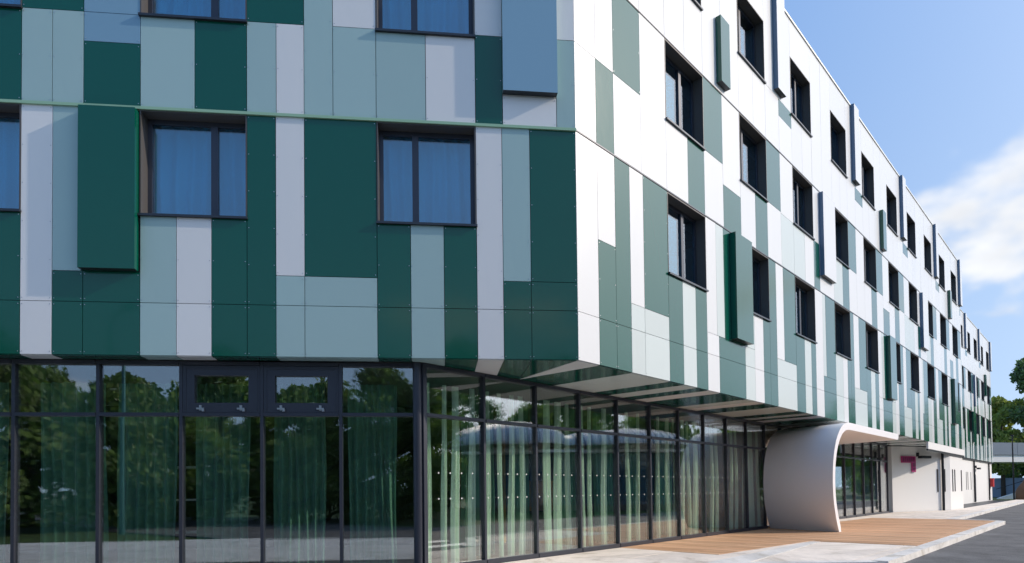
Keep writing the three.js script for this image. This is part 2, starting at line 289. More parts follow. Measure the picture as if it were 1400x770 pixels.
for (let r = 0; r < 3; r++) {
  const y0 = 5.40 + 3 * r, y1 = y0 + 1.59 - (r < 2 ? 0.012 : 0);
  [1.59, 5.04, 8.20, 11.65].forEach((s, i) => { openL.push([-s - 1.525, -s, y0, y1, r]); windowUnit(LEFT, -s - 1.525, -s, y0, y1, i % 2 ? 0.65 : 0.38); });
  for (let k = 0; k < 10; k++) { const a = X0 + WIN * k, x0 = r === 0 && k % 4 === 1 ? a + 0.24 : a; openR.push([x0, a + 1.58, y0, y1, r]); windowUnit(RIGHT, x0, a + 1.58, y0, y1, k % 2 ? 0.38 : 0.60); }
  for (let k = 0; k < 8; k++) { const a = 36.76 + WIN * k, x0 = r === 0 && k % 4 === 1 ? a + 0.24 : a; openF.push([x0, a + 1.58, y0, y1, r]); windowUnit(FAR, x0, a + 1.58, y0, y1, k % 2 ? 0.38 : 0.60); }
}
// structural wall behind the panels, left open at the windows
function backing(F, x0, x1, opens) {
  const list = [];
  for (let r = 0; r < 3; r++) {
    const b = r === 0 ? BOT + 0.02 : 5.40 + 3 * r - 1.41, s = 5.40 + 3 * r - 0.02, t = r === 2 ? 13.0 : s + 1.61;
    list.push(bx(x0, x1, b, s, -0.29, -0.05));
    let x = x0; for (const o of opens.filter((q) => q[4] === r).sort((p, q) => p[0] - q[0])) { if (o[0] - x > 0.02) list.push(bx(x, o[0] - 0.001, s, t, -0.29, -0.05)); x = o[1] + 0.001; }
    if (x1 - x > 0.02) list.push(bx(x, x1, s, t, -0.29, -0.05));
  }
  list.push(bx(x0, x1, 13.0, ROOF - 0.02, -0.29, -0.05));
  mesh('wall', frameGeo(F, merge(list)), MAT.wall, hotel);
}
backing(LEFT, -14, -0.02, openL); backing(RIGHT, 0.02, END, openR); backing(FAR, END, 63, openF);
// floor slabs, roof and the inner walls of the rooms
const plan = (i) => { const q = onLeft(14, -i), c = [0.369 * i, -i]; return [q, [c[0], c[1]], [END - 0.02, -i], [END - 0.02, -1.61 - i], [63 - i, -1.61 - i], [63 - i, -14], [2, -18], onLeft(14, -9)]; };
for (const y of [3.56, L1 - 0.02, L2 - 0.02]) mesh('floor_slab', slab(plan(0.62), y, 0.2), MAT.slab, hotel);
mesh('roof', slab(plan(0.62), ROOF - 0.25, 0.2), MAT.slab, hotel);
mesh('inner_wall', merge([frameGeo(LEFT, bx(-14, 1.2, 3.57, ROOF - 0.46, -4.2, -4.0)), bx(1.4, 62.6, 3.57, ROOF - 0.46, -5.7, -5.5), bx(62.7, 62.95, 0.0, ROOF - 0.02, -13.9, -1.87), frameGeo(LEFT, bx(-14.0, -13.8, 3.57, ROOF - 0.46, -8.9, -0.26))]), MAT.roomWall, hotel);
mesh('partition_wall', merge([...[0.8, 3.9, 7.35, 10.9].map((s) => frameGeo(LEFT, bx(-s - 0.08, -s + 0.08, 3.57, ROOF - 0.46, -3.99, -0.26))), ...Array.from({ length: 10 }, (_, k) => bx(X0 + WIN * k - 0.95, X0 + WIN * k - 0.80, 3.57, ROOF - 0.46, -5.49, -0.26))]), MAT.roomWall, hotel);
// trims at the floor lines and the roof coping
mesh('floor_trim', frameGeo(LEFT, bx(-14, 0.012, L1 - 0.012, L1 + 0.030, -0.04, 0.030)), MAT.trim, hotel);
mesh('floor_trim', frameGeo(LEFT, bx(-14, 0.012, L2 - 0.012, L2 + 0.030, -0.04, 0.030)), MAT.trim, hotel);
for (const y of [L1, L2]) { mesh('floor_trim', bx(0.012, END, y + 0.006, y + 0.030, -0.04, 0.010), MAT.frame, hotel); mesh('floor_trim', bx(END, 63, y + 0.006, y + 0.030, -1.65, -1.594), MAT.sill, hotel); }
for (const g of [frameGeo(LEFT, bx(-14, 0, ROOF + 0.004, ROOF + 0.05, -0.30, 0.03)), bx(0.02, END + 0.02, ROOF + 0.004, ROOF + 0.05, -0.30, 0.03), bx(END + 0.02, 63, ROOF + 0.004, ROOF + 0.05, -1.91, -1.58)]) mesh('roof_coping', g, MAT.coping, hotel);
mesh('end_wall', bx(END - 0.02, END + 0.004, BOT, ROOF - 0.01, -1.62, -0.03), PANEL.W[0], hotel);

// ---------------------------------------------------------------- soffit stripes under the overhang
{
  const partR = [[0.012, -0.03], [END, -0.03], [END, -1.80], [0.58, -1.80]], farL = onLeft(14, 0), partL = [[-0.012, -0.036], onLeft(14, -0.03), onLeft(14, -0.33), [GC[0], -1.80], [0.55, -1.80]];
  const stripe = (c, poly) => { if (poly.length > 2 && Math.abs(area(poly)) > 0.004) mesh('soffit_panel', slab(poly, BOT + 0.002, 0.010), PANEL[c][1], hotel); };
  for (const [c, a, b] of colsR) stripe(c, clip(partR, [[a + 0.004, 1], [b - 0.004, 1], [b - 0.004 + 0.001, -3], [a + 0.004, -3]]));
  for (const [c, a, b, , bt] of leftRow1) if (bt === B) stripe(c, clip(partL, [onLeft(a + 0.004, 1), onLeft(b - 0.004, 1), onLeft(b - 0.004, -5), onLeft(a + 0.004, -5)]));
  mesh('soffit_backing', slab([...partR.slice(0, 3), GC, onLeft(14, -0.33), farL], BOT + 0.034, 0.018), PANEL.P[0], hotel);
}

// ---------------------------------------------------------------- ground floor glazing
const HEAD = BOT - 0.02, TR = 2.49;
const Rx = Array.from({ length: 23 }, (_, k) => -0.33 + 1.3625 * k).filter((x) => x < 28.2);
const GR = { turn: 0, ox: 0, oz: -1.83 }, GL = { turn: -A40, ox: -ez * -0.35, oz: ex * -0.35 };
const mull = (F, x, w = 0.048) => mesh('mullion', frameGeo(F, bx(x - w / 2, x + w / 2, 0.0, HEAD, -0.10, 0.034)), MAT.frame, hotel);
const gr = rng(404);
const paneAt = (F, x0, x1, y0, y1) => mesh('glass_pane', frameGeo(F, merge([-0.01, -0.03].map((g) => new THREE.PlaneGeometry(x1 - x0, y1 - y0).rotateX((gr() - 0.5) * 0.005).rotateY((gr() - 0.5) * 0.007).translate((x0 + x1) / 2, (y0 + y1) / 2, g)))), MAT.glassLow, hotel);
const gcs = -(GC[0] * ex + GC[1] * ez) ;                            // glazing corner measured along the left facade
const Lx = [8.48, 7.30, 6.11, 4.92, 3.73, 2.56].concat([9.66, 10.84, 12.02, 13.2]).sort((a, b) => a - b).map((s) => -s);
for (const x of Rx) mull(GR, x);
for (const x of Lx) mull(GL, x);
mesh('corner_post', merge([cyl(0.075, 0.075, HEAD, GC[0] + 0.02, 0, GC[1] - 0.06, 16), bx(GC[0] + 0.06, GC[0] + 0.13, 0, HEAD, -1.93, -1.79)]), MAT.frame, hotel);
const bays = [[GR, [GC[0] + 0.10, ...Rx]], [GL, [...Lx].reverse()]];
for (const [F, xs] of bays) {
  for (let i = 0; i + 1 < xs.length; i++) {
    const a = xs[i] + 0.028, b = xs[i + 1] - 0.028, vent = F === GL && (Math.abs(xs[i + 1] + 4.92) < 0.01 || Math.abs(xs[i + 1] + 3.73) < 0.01);
    mesh('transom', frameGeo(F, bx(a, b, TR - 0.026, TR + 0.026, -0.09, 0.045)), MAT.frame, hotel);
    mesh('bottom_rail', frameGeo(F, bx(a, b, 0.0, 0.085, -0.09, 0.045)), MAT.frame, hotel);
    mesh('head_rail', frameGeo(F, bx(a, b, HEAD - 0.055, HEAD, -0.09, 0.045)), MAT.frame, hotel);
    paneAt(F, a, b, 0.085, TR - 0.026);
    if (!vent) { paneAt(F, a, b, TR + 0.026, HEAD - 0.055); continue; }
    const v = new THREE.Group(); v.name = 'vent_window'; hotel.add(v);
    const y0 = TR + 0.03, y1 = HEAD - 0.06, m = 0.17, n = 0.15;
    mesh('frame', frameGeo(F, merge([bx(a, b, y0, y0 + n, -0.06, 0.03), bx(a, b, y1 - n, y1, -0.06, 0.03), bx(a, a + m, y0 + n, y1 - n, -0.06, 0.03), bx(b - m, b, y0 + n, y1 - n, -0.06, 0.03), bx(a + 0.03, a + 0.05, y0 + 0.03, y1 - 0.03, 0.03, 0.038), bx(b - 0.05, b - 0.03, y0 + 0.03, y1 - 0.03, 0.03, 0.038), bx(a + 0.05, b - 0.05, y1 - 0.05, y1 - 0.03, 0.03, 0.038)])), MAT.frame, v);
    mesh('pane', frameGeo(F, merge([-0.02, -0.04].map((g) => new THREE.PlaneGeometry(b - a - 2 * m, y1 - y0 - 2 * n).translate((a + b) / 2, (y0 + y1) / 2, g)))), MAT.glassLow, v);
    for (const hx of [a + 0.26, b - 0.28]) mesh('handle', frameGeo(F, merge([bx(hx - 0.055, hx + 0.055, y0 + 0.045, y0 + 0.070, 0.03, 0.055), bx(hx - 0.018, hx + 0.018, y0 + 0.03, y0 + 0.11, 0.03, 0.045), bx(hx + 0.03, hx + 0.065, y0 + 0.012, y0 + 0.05, 0.04, 0.075)])), MAT.steel, v);
  }
}
{ // rows of dots on the glass
  const list = [];
  const dots = (F, x0, x1) => { for (const y of [1.57, 1.15]) for (let x = x0; x < x1; x += 0.25) list.push(frameGeo(F, new THREE.CircleGeometry(0.0155, 10).translate(x, y, 0.0))); };
  for (let i = -1; i < 9; i++) { const a = i < 0 ? GC[0] + 0.14 : Rx[i] + 0.1; dots(GR, a, (i < 0 ? Rx[0] : Rx[i + 1]) - 0.05); }
  
  mesh('glass_marking', mergeGeometries(list), MAT.dot, hotel).userData.kind = 'stuff';
}
// inside the ground floor
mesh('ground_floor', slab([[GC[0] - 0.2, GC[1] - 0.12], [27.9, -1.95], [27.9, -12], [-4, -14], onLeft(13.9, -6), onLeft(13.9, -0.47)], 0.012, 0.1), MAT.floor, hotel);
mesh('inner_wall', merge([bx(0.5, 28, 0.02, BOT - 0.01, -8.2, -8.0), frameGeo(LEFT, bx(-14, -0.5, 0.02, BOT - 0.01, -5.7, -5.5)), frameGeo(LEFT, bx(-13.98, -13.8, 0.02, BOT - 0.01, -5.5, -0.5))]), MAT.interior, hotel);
mesh('inner_panel', merge([bx(6.2, 9.2, 0.6, 1.6, -7.98, -7.9), bx(3.0, 3.6, 0.02, 2.9, -5.2, -4.6)]), MAT.ochre, hotel);

// ---------------------------------------------------------------- white ground floor wall, far part of the long facade
{
  const run = [[27.85, -1.83], [32.2, -0.10], [END - 0.03, -0.10], [END - 0.03, -1.72], [62.9, -1.72], [62.9, -2.1], [END - 0.4, -2.1], [END - 0.4, -0.5], [32.3, -0.5], [27.85, -2.2]];
  const w = mesh('ground_wall', slab(run, BOT - 0.04, BOT + 0.10), MAT.render, hotel);
  for (const x of [31.2, 31.75, 32.8, 33.45, 35.5]) { const z = x < 32.2 ? -1.83 + (x - 27.85) * 1.73 / 4.35 : -0.10; mesh('slot_window', bx(x - 0.05, x + 0.05, 0.97, 2.15, z - 0.05, z + 0.035), MAT.lining, w); }
  for (const x of [49.1, 49.8, 51.2]) mesh('slot_window', bx(x - 0.06, x + 0.06, 0.97, 2.3, -1.77, -1.70), MAT.lining, w);
  mesh('door', bx(52.6, 53.5, 0.02, 2.15, -1.78, -1.69), MAT.frame, w);
  for (const [x, z] of [[31.45, -0.30], [52.2, -1.62], [60.3, -1.62]]) mesh('drainpipe', cyl(0.06, 0.06, 3.2, x, 0, z, 12), MAT.dark, hotel);
  mesh('fascia_band', bx(26.2, END, 2.98, BOT - 0.012, -0.06, 0.02), MAT.render, hotel);
  mesh('plinth_trim', bx(26.2, END, 2.90, 2.976, -0.06, 0.0), MAT.dark, hotel);
  mesh('plinth_trim', bx(END, 62.9, BOT - 0.10, BOT - 0.03, -1.69, -1.61), MAT.dark, hotel);
}
{ // magenta sign on the white wall: a bar of letters and a short hanging tail
  const sg = thing('wall_sign', 'small magenta sign of dark lettering on the white wall beside the entrance glazing', 'sign', [28.45, 2.36, -1.56], -0.378); sg.scale.setScalar(0.82);
  mesh('board', merge([bx(0, 1.35, 0.12, 0.52, 0, 0.05), bx(0.98, 1.35, -0.45, 0.12, 0, 0.05)]), MAT.magenta, sg);
  const d = std([0.17, 0.006, 0.08], 0.4);
  mesh('lettering', merge([0.08, 0.30, 0.48, 0.70, 0.86, 1.08].map((x, i) => bx(x, x + (i % 2 ? 0.12 : 0.16), 0.18, 0.46, 0.05, 0.06)).concat([bx(1.04, 1.3, -0.12, 0.1, 0.05, 0.06), bx(1.08, 1.26, -0.38, -0.2, 0.05, 0.06)])), d, sg);
  const lp = thing('wall_lamp', 'black bracket spotlight fixed high on the white wall near the magenta sign', 'lamp', [29.6, 2.78, -1.12], -0.378);
  mesh('bracket', bx(0, 0.06, 0, 0.2, 0, 0.12), MAT.dark, lp); mesh('head', bx(-0.05, 0.75, -0.10, 0.03, 0.12, 0.30), MAT.dark, lp);
  const lp2 = thing('wall_lamp', 'black bracket spotlight above the grey door in the white wall', 'lamp', [53.3, 2.65, -1.72]);
  mesh('bracket', bx(0, 0.06, 0, 0.2, 0, 0.12), MAT.dark, lp2); mesh('head', bx(-0.05, 0.75, -0.10, 0.03, 0.12, 0.30), MAT.dark, lp2);
  const rb = thing('alarm_box', 'red box fixed to the far end of the white wall', 'box', [61.9, 1.15, -1.70]);
  mesh('case', bx(-0.32, 0.32, 0, 0.7, 0, 0.22), MAT.red, rb); mesh('lid', bx(-0.35, 0.35, 0.70, 0.76, -0.0, 0.26), MAT.red, rb);
}

// ---------------------------------------------------------------- entrance canopy: a curved white shell
{
  const can = thing('entrance_canopy', 'curved white entrance canopy standing on the timber deck', 'canopy');
  const pts = [[11.30, 0.0], [11.12, 0.28], [10.98, 0.58], [10.88, 0.9], [10.84, 1.25], [10.85, 1.6], [10.92, 1.98], [11.05, 2.31], [11.24, 2.60], [11.48, 2.83], [11.76, 3.01], [12.08, 3.12], [12.45, 3.165], [13.2, 3.17], [18.4, 3.17]];
  const curve = new THREE.CatmullRomCurve3(pts.slice(0, 14).map(([x, y]) => new THREE.Vector3(x, y, 0)));
  const out = curve.getPoints(60).map((v) => [v.x, v.y]); out.push([18.4, 3.17]);
  const th = 0.21, inn = out.map(([x, y], i) => { const [a, b] = [out[Math.max(0, i - 1)], out[Math.min(out.length - 1, i + 1)]], l = Math.hypot(b[0] - a[0], b[1] - a[1]); return [x + (b[1] - a[1]) / l * th, y - (b[0] - a[0]) / l * th]; });
  inn[0][1] = 0; const zb = -1.75, zf = 0.48, sk = (z) => -(z + 1.83) / 2.31 * 0.80 + 0.80;
  const pos = [], idx = [], nrm = []; const n = out.length;
  const ring = (arr, z) => arr.forEach(([x, y]) => pos.push(x + sk(z), y, z));
  ring(out, zf); ring(out, zb); ring(inn, zf); ring(inn, zb);
  const quad = (a, b, c, d) => idx.push(a, b, c, a, c, d);
  for (let i = 0; i + 1 < n; i++) { quad(i, i + 1, n + i + 1, n + i); quad(2 * n + i, 3 * n + i, 3 * n + i + 1, 2 * n + i + 1); }
  const g1 = new THREE.BufferGeometry(); g1.setAttribute('position', new THREE.Float32BufferAttribute(pos, 3)); g1.setIndex(idx); g1.computeVertexNormals();
  mesh('shell', g1, MAT.shell, can);
  const p2 = [], i2 = []; out.forEach(([x, y], i) => { p2.push(x + sk(zf), y, zf, inn[i][0] + sk(zf), inn[i][1], zf); }); for (let i = 0; i + 1 < n; i++) i2.push(2 * i, 2 * i + 1, 2 * i + 2, 2 * i + 1, 2 * i + 3, 2 * i + 2);
  const g2 = new THREE.BufferGeometry(); g2.setAttribute('position', new THREE.Float32BufferAttribute(p2, 3)); g2.setIndex(i2); g2.computeVertexNormals();
  mesh('front_edge', g2, MAT.shell, can);
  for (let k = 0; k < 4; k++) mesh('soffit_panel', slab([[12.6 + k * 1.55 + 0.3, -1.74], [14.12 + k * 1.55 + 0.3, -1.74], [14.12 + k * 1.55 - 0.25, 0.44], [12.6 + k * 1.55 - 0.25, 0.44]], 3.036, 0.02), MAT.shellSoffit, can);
  mesh('end_cap', slab([[18.405, 0.48], [18.45, 0.48], [19.25, -1.75], [19.2, -1.75]], 3.17, 0.135), MAT.shell, can);
}

// ---------------------------------------------------------------- curtains
function curtain(F, x0, x1, y0, y1, z, folds, amp, seed, pinch = 0) {
  const r = rng(seed), nx = Math.max(24, folds * 10), ny = 12, pos = [], idx = [], ph = r() * 6, uv = [];
  for (let j = 0; j <= ny; j++) for (let i = 0; i <= nx; i++) {
    const u = i / nx, v = j / ny, sq = 1 - pinch * (0.35 + 0.65 * v), xx = (x0 + x1) / 2 + (u - 0.5) * (x1 - x0) * sq + 0.015 * Math.sin(v * 5 + u * 9 + ph);
    pos.push(xx, y0 + (y1 - y0) * v, z + amp * Math.sin(u * folds * 6.283 + ph + 0.5 * Math.sin(u * 11 + ph) + 0.3 * v) * (1 - 0.25 * v) + 0.02 * Math.sin(v * 4 + ph)); uv.push(u, v);
  }
  for (let j = 0; j < ny; j++) for (let i = 0; i < nx; i++) { const a = j * (nx + 1) + i; idx.push(a, a + 1, a + nx + 2, a, a + nx + 2, a + nx + 1); }
  const g = new THREE.BufferGeometry(); g.setAttribute('position', new THREE.Float32BufferAttribute(pos, 3)); g.setAttribute('uv', new THREE.Float32BufferAttribute(uv, 2)); g.setIndex(idx); g.computeVertexNormals();
  return frameGeo(F, g);
}
{
  let seed = 900;
  openL.slice(0, 8).forEach(([a, b, y0, y1]) => topMesh('room_curtain', curtain(LEFT, a - 0.1, b + 0.1, y0 - 0.05, y1 + 0.05, -0.46, 8, 0.06, seed++), MAT.curtainUp, 'pale drawn curtain behind a wide upper window of the frontal green facade', 'curtain', 'curtains behind the frontal upper windows'));
  openR.filter(([a], i) => a < 14).forEach(([a, b, y0, y1]) => topMesh('room_curtain', curtain(RIGHT, a - 0.1, a + 0.62, y0 - 0.05, y1 + 0.05, -0.46, 4, 0.06, seed++), MAT.curtainUp, 'pale curtain drawn aside behind an upper window of the long white facade', 'curtain', 'curtains behind the long facade windows'));
  const rr = rng(31);
  for (let i = -1; i < 9; i++) {
    const a = i < 0 ? GC[0] + 0.2 : Rx[i] + 0.06, b = i < 0 ? Rx[0] : Rx[i + 1], n = 3 + (rr() > 0.5 ? 1 : 0);
    if (i >= 0 && i < 8) topMesh('lobby_curtain', curtain(GR, a + 0.1, a + 0.1 + (b - a) * (0.35 + 0.4 * rr()), 0.05, 3.05, -0.75, 7, 0.05, seed++), MAT.curtainDeep, 'deep green sheer curtain behind the gathered pale ones of the receding glazing', 'curtain', 'sheer curtains behind the receding glazing');
    for (let k = 0; k < n; k++) {
      const w = 0.07 + rr() * rr() * 0.20, c = a + (b - a) * ((k + 0.3 + rr() * 0.4) / n);
      topMesh('lobby_curtain', curtain(GR, c - w / 2, c + w / 2, 0.05, 3.05, -0.16 - rr() * 0.08, 2 + Math.round(w * 8), 0.04, seed++, rr() * 0.5), MAT.curtainLow, 'gathered pale green curtain hanging behind the receding ground floor glazing', 'curtain', 'gathered green curtains behind the receding glazing');
    }
  }
  for (let i = 0; i + 1 < Lx.length; i++) {
    const b = Lx[i], a = Lx[i + 1], w = 0.55 + rr() * 0.45;
    topMesh('lobby_curtain', curtain(GL, a + 0.05, a + 0.05 + (b - a) * w, 0.05, 3.05, -0.5, 6, 0.06, seed++), MAT.curtainDeep, 'deep green sheer curtain hanging behind the frontal ground floor glazing', 'curtain', 'sheer curtains behind the frontal glazing');
  }
  const sh = thing('shelf_unit', 'open shelf unit standing indoors behind the frontal ground floor glazing', 'shelf', [0, 0, 0]);
  sh.position.set(...(() => { const [x, z] = onLeft(6.55, -1.6); return [x, 0.012, z]; })()); sh.rotation.y = -A40;
  for (const y of [0.6, 1.15, 1.7]) mesh('shelf_board', bx(-0.28, 0.28, y, y + 0.03, -0.2, 0.2), MAT.pale, sh);
  for (const x of [-0.30, 0.28]) mesh('upright', bx(x, x + 0.02, 0, 2.1, -0.2, 0.2), MAT.pale, sh);
}

// ---------------------------------------------------------------- ground: grass, road, paving, deck, kerbs
structure('ground', slab([[-260, -260], [420, -260], [420, 260], [-260, 260]], -0.16, 0.1), MAT.grass);
const ROADY = -0.11;
const road = structure('road', slab([[-60, 9.6], [-22, 2.0], [3.1, 0.75], [4.2, 3.32], [20.0, 3.32], [21.2, 1.62], [63, 0.85], [64.5, 0.85], [64.5, 10.5], [30, 9.8]], ROADY, 0.04), MAT.asphalt);
for (let k = 0; k < 4; k++) { const z = 1.2 + k * 1.25; mesh('crossing_stripe', slab([[1.2, z], [3.6 + (k ? 0.2 : -0.4), z + 0.05], [3.7 + (k ? 0.2 : -0.4), z + 0.55], [1.3, z + 0.5]], ROADY + 0.006, 0.004), MAT.paint, road); }
// pale forecourt in front of the left facade, behind a strip of dark gravel
structure('forecourt', slab([onLeft(0.6, 2.7), onLeft(24, 2.7), onLeft(24, 9.2), onLeft(3.0, 9.2), onLeft(-1.2, 5.5)], -0.10, 0.03), MAT.apron);
structure('gravel_strip', slab([onLeft(0.4, 0.25), onLeft(24, -0.3), onLeft(24, 2.66), onLeft(0.4, 2.66)], -0.104, 0.03), MAT.asphalt);

const DECK = [[3.72, -1.76], [14.0, -1.76], [16.2, -1.30], [20.9, -1.05], [20.9, 1.15], [20.3, 3.03], [7.72, 3.03], [7.90, 0.90], [3.56, 0.58]];
const dr = rng(8);
{
  const deck = new THREE.Group(); deck.name = 'timber_deck'; deck.userData.kind = 'structure'; scene.add(deck);
  for (let x = 3.4, k = 0; x < 21; x += 0.142, k++) {
    const p = clip(DECK, [[x, -3], [x + 0.136, -3], [x + 0.136, 4], [x, 4]]);
    if (p.length > 2 && Math.abs(area(p)) > 0.005) mesh('plank', slab(p, 0.004 + dr() * 0.003, 0.03), MAT.wood[Math.floor(dr() * 4)], deck);
  }
  mesh('deck_base', slab(DECK, -0.03, 0.05), MAT.dark, deck);
}
{
  // paving: inner strip along the glass, outer field, far pavement; cut into slabs with open joints
  const pav = new THREE.Group(); pav.name = 'pavement'; pav.userData.kind = 'structure'; scene.add(pav);
  const band = [[2.10, 1.02], [2.53, 1.55], [7.70, 1.12], [7.88, 0.90]];
  const fields = [
    [[-1.9, -1.78], [3.70, -1.76], [3.54, 0.58], [7.86, 0.88], [2.08, 1.0], [0.4, 0.7], [-1.2, 0.2], onLeft(2.2, 0.2)],
    [[2.55, 1.58], [7.72, 1.14], [7.70, 3.03], [4.15, 3.03], [3.2, 2.0]],
    [[14.1, -1.76], [27.8, -1.80], [32.2, -0.06], [62.9, -0.06], [62.9, 0.72], [21.15, 1.42], [20.94, 1.1], [20.94, -1.07], [16.25, -1.32]],
  ];
  const mats = [0, 1, 2].map((i) => { const m = MAT.concrete.clone(); m.color.multiplyScalar(0.97 + i * 0.03); return m; });
  fields.forEach((f, fi) => {
    const sx = fi === 2 ? 3.0 : 2.0, sz = 1.6;
    for (let x = -4; x < 64; x += sx) for (let z = -2.0; z < 4; z += sz) {
      const p = clip(f, [[x + 0.008, z + 0.008], [x + sx - 0.008, z + 0.008], [x + sx - 0.008, z + sz - 0.008], [x + 0.008, z + sz - 0.008]]);
      if (p.length > 2 && Math.abs(area(p)) > 0.01) mesh('paving_slab', slab(p, (dr() - 0.5) * 0.003, 0.06), mats[Math.floor(dr() * 3)], pav);
    }
  });
  mesh('edge_band', slab(band, 0.004, 0.06), MAT.kerb, pav);
  mesh('paving_base', slab([[-1.9, -1.78], [63, -1.78], [63, 0.80], [21.2, 1.55], [20.3, 3.1], [4.1, 3.1], [2.2, 1.1], [-1.2, 0.2]], -0.05, 0.08), MAT.dark, pav);
}
{
  const line = [[2.1, 1.0], [3.2, 2.05], [4.1, 3.06], [20.25, 3.06], [20.55, 2.75], [21.0, 1.45], [63, 0.74]];
  const kb = new THREE.Group(); kb.name = 'kerb'; kb.userData.kind = 'structure'; scene.add(kb);
  for (let i = 0; i + 1 < line.length; i++) {
    const [ax, az] = line[i], [bx_, bz] = line[i + 1], L = Math.hypot(bx_ - ax, bz - az), ux = (bx_ - ax) / L, uz = (bz - az) / L, n = Math.max(1, Math.round(L / (i > 4 ? 2 : 1)));
    for (let k = 0; k < n; k++) {
      const a = (L * k) / n + 0.003, b = (L * (k + 1)) / n - 0.003, w = 0.26, P = (t, o) => [ax + ux * t - uz * o, az + uz * t + ux * o];
      mesh('kerb_stone', slab([P(a, 0.004), P(b, 0.004), P(b, w), P(a, w)], 0.008, 0.14), MAT.kerb, kb);
    }
  }
}

// ---------------------------------------------------------------- trees
const leafMats = [[0.13, 0.24, 0.038], [0.16, 0.28, 0.045], [0.09, 0.17, 0.036], [0.28, 0.35, 0.05], [0.15, 0.22, 0.035]].map((c) => phys(c, 1, { transmission: 0.5, thickness: 0, side: THREE.DoubleSide }));
function tree(name, label, group, x, z, H, R, seed, o = {}) {
  const r = rng(seed), t = thing(name, label, 'tree', [x, -0.15, z], r() * 6, group);
  const base = o.base ?? 0.25, leaf = o.leaf ?? 0.22, n = o.n ?? 5200, tr = H * 0.018 + 0.05;
  const woods = [new THREE.CylinderGeometry(tr * 0.35, tr, H * 0.8, 9).translate(0, H * 0.4, 0)];
  const clumps = [];
  const N = o.clumps ?? 30;
  for (let k = 0; k < N; k++) {
    const v = base + (1 - base) * Math.pow(r(), 0.8), prof = o.cone ? (1.05 - v) : Math.sin(Math.PI * Math.min(0.97, (v - base) / (1 - base) * 0.86 + 0.12)), a = r() * 6.283, rad = R * prof * (0.35 + 0.6 * Math.sqrt(r()));
    const c = new THREE.Vector3(Math.cos(a) * rad, v * H * 0.95, Math.sin(a) * rad), cr = R * (0.20 + 0.20 * r()) * (o.cone ? 0.7 : 1);
    clumps.push([c, cr]);
    if (k % 2 === 0) { const s = new THREE.Vector3(0, Math.max(0.15 * H, c.y - rad * 0.7), 0), d = c.clone().sub(s), l = d.length(); const g = new THREE.CylinderGeometry(0.02, tr * 0.35, l, 5).translate(0, l / 2, 0); g.applyQuaternion(new THREE.Quaternion().setFromUnitVectors(new THREE.Vector3(0, 1, 0), d.normalize())); g.translate(s.x, s.y, s.z); woods.push(g); }
  }
  mesh('trunk', merge(woods), MAT.bark, t);
  const crowns = [[], []];
  const q = new THREE.Quaternion(), e = new THREE.Euler(), v = [new THREE.Vector3(), new THREE.Vector3(), new THREE.Vector3()];
  for (let i = 0; i < n; i++) {
    const [c, cr] = clumps[Math.floor(r() * N)], a = r() * 6.283, cz = 2 * r() - 1, rr = cr * Math.pow(r(), 0.42), sx = Math.sqrt(1 - cz * cz);
    const p = new THREE.Vector3(c.x + Math.cos(a) * sx * rr, c.y + cz * rr * 0.8, c.z + Math.sin(a) * sx * rr), L = leaf * (0.6 + 0.8 * r());
    q.setFromEuler(e.set(r() * 6, r() * 6, r() * 6));
    const arr = crowns[r() < 0.62 ? 0 : 1];
    const corner = [[-0.5, 0], [0, -0.32], [0.5, 0], [0, 0.32]].map(([u, w]) => new THREE.Vector3(u * L, w * L, 0.1 * L * (Math.abs(u) - 0.2)).applyQuaternion(q).add(p));
    for (const k of [0, 1, 2, 0, 2, 3]) arr.push(corner[k].x, corner[k].y, corner[k].z);
  }
  const m = o.mats ?? [0, 1];
  crowns.forEach((a, k) => { const g = new THREE.BufferGeometry(); g.setAttribute('position', new THREE.Float32BufferAttribute(a, 3)); g.computeVertexNormals(); const c = mesh('crown', g, leafMats[m[k]], t); c.userData.kind = 'stuff'; });
  return t;
}
// beyond the end of the hotel
tree('leafy_tree', 'sunlit bright green tree beyond the far end of the hotel', null, 88, -3.4, 12.2, 4.2, 101, { leaf: 0.5, n: 7000, base: 0.30, mats: [3, 3] });
tree('leafy_tree', 'rounded green tree behind the overpass, right of the sunlit bright green one', null, 93, 3.2, 11.6, 4.4, 102, { leaf: 0.5, n: 7000, base: 0.30, mats: [1, 4] });
tree('leafy_tree', 'tall dark tree reaching into the sky from the right edge', null, 86.5, -0.4, 16.6, 3.6, 103, { leaf: 0.5, n: 5200, base: 0.55, clumps: 24, mats: [2, 0] });
for (let k = 0; k < 7; k++) tree('wood_tree', 'dark green tree in the wood far behind the overpass', 'trees in the wood behind the overpass', 108 + (k % 3) * 5, -10 + k * 4.5, 9 + (k * 37 % 5) * 0.7, 3.6, 120 + k, { leaf: 0.7, n: 2600, mats: [2, 0] });
